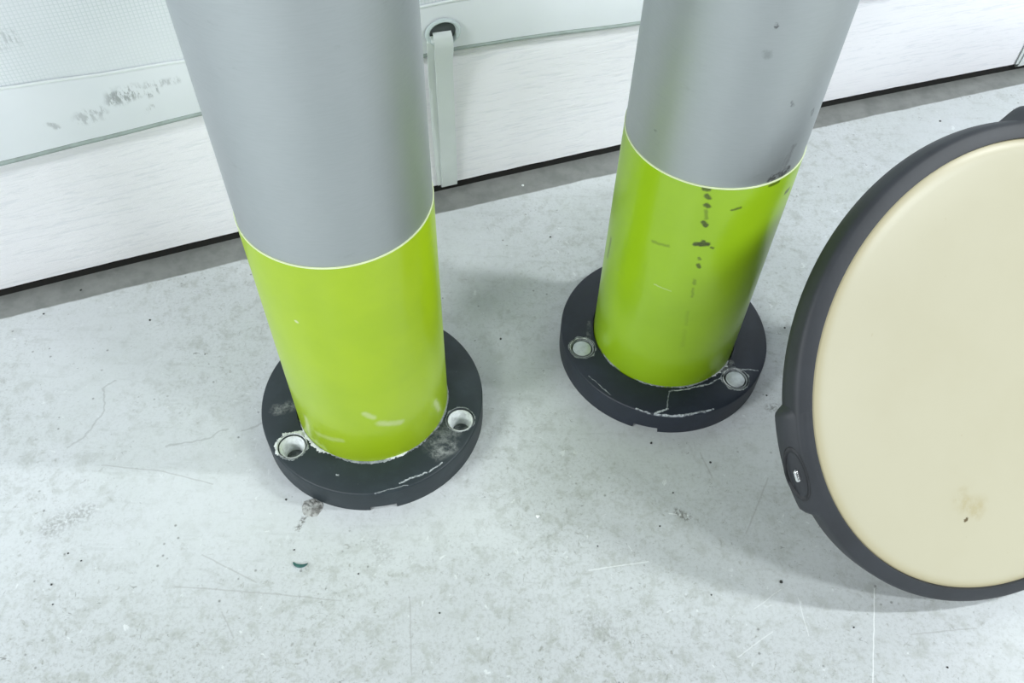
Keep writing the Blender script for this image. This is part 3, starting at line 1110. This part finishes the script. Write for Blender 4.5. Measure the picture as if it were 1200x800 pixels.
# curled teal paint flake
v, f = [], []
n = 12
for i in range(n + 1):
    t = i / n
    a = math.radians(200 + 135 * t)
    cxx, cyy = 0.0095 * math.cos(a), 0.0075 * math.sin(a)
    w = 0.0042 * math.sin(PI * min(1, max(0.05, t * 0.9 + 0.08)))
    for s, z in ((-1, 0.0), (-1, 0.0018), (1, 0.0030), (1, 0.0)):
        v.append((cxx * (1 + s * w * 60), cyy * (1 + s * w * 60), z * (0.4 + 0.8 * math.sin(PI * t))))
for i in range(n):
    for k in range(4):
        f.append((i * 4 + k, i * 4 + (k + 1) % 4, (i + 1) * 4 + (k + 1) % 4, (i + 1) * 4 + k))
f.append((0, 1, 2, 3))
f.append(tuple(range(n * 4, n * 4 + 4)))
fk = mesh_obj('paint_flake', v, f, mat_plain('teal_paint', (62, 112, 108), 0.5, var=0.6, vscale=200, c2=(38, 78, 78)), smooth=False)
fk.location = (-0.249, 0.4265, 0.0)
tag(fk, 'curled teal paint flake on the floor in front of the left post', 'flake')


def crumb_mesh(seed, r):
    bm = bmesh.new()
    bmesh.ops.create_icosphere(bm, subdivisions=1, radius=r)
    rr = random.Random(seed)
    for q in bm.verts:
        q.co = Vector((q.co.x * rr.uniform(.7, 1.3), q.co.y * rr.uniform(.7, 1.3), max(-r * 0.35, q.co.z * rr.uniform(.5, .8)) + r * 0.35))
    return bm


CR = mat_plain('grit', (58, 60, 58), 0.8)
CW = mat_plain('white_chip', (244, 246, 246), 0.6)
wc = bm_obj('plaster_chip', crumb_mesh(99, 0.0027), CW, smooth=False)
wc.location = (0.040, 0.496, 0)
tag(wc, 'small white plaster chip on the floor below the two posts', 'chip')
wc = bm_obj('plaster_chip', crumb_mesh(98, 0.0026), CW, smooth=False)
wc.location = (0.010, 1.118, 0)
tag(wc, 'tiny white plaster chip on the bare concrete strip by the board', 'chip')

dots = [(.193, .61, 1.0), (.27, .583, 1.2), (.216, .536, .8), (.195, .488, .8), (.337, .419, 1.3), (-.26, .44, .8), (-.534, .426, .8), (-.515, .417, .7), (-.54, .386, .9),
        (-.53, .362, .8), (-.283, .508, 1.0), (-.177, .412, .7), (-.576, .949, 1.3), (-.661, .849, 1.2), (-.54, .795, 1.1), (-.017, .781, 1.1), (.057, .996, 1.0), (-.443, .735, .7),
        (.115, .458, .7), (.512, .323, .8), (.414, .366, .7), (.363, .695, .9), (-.075, .367, .8), (.79, 1.335, 1.3), (-.385, .85, 1.1), (.25, .40, .7), (.41, .82, 1.1), (-.70, .80, .9)]
protos = []
for i in range(4):
    bm = crumb_mesh(i, 0.0016)
    me = bpy.data.meshes.new('grit_crumb')
    bm.to_mesh(me)
    bm.free()
    me.materials.append(CR)
    protos.append(me)
for i, (x, y, s) in enumerate(dots):
    o = bpy.data.objects.new('grit_crumb', protos[i % 4])
    C.objects.link(o)
    o.location = (x, y, 0)
    o.scale = (s, s, s)
    o.rotation_euler = (0, 0, i * 1.7)
    tag(o, 'tiny dark grit crumb lying on the pale concrete floor', 'grit', 'grit crumbs on the floor')
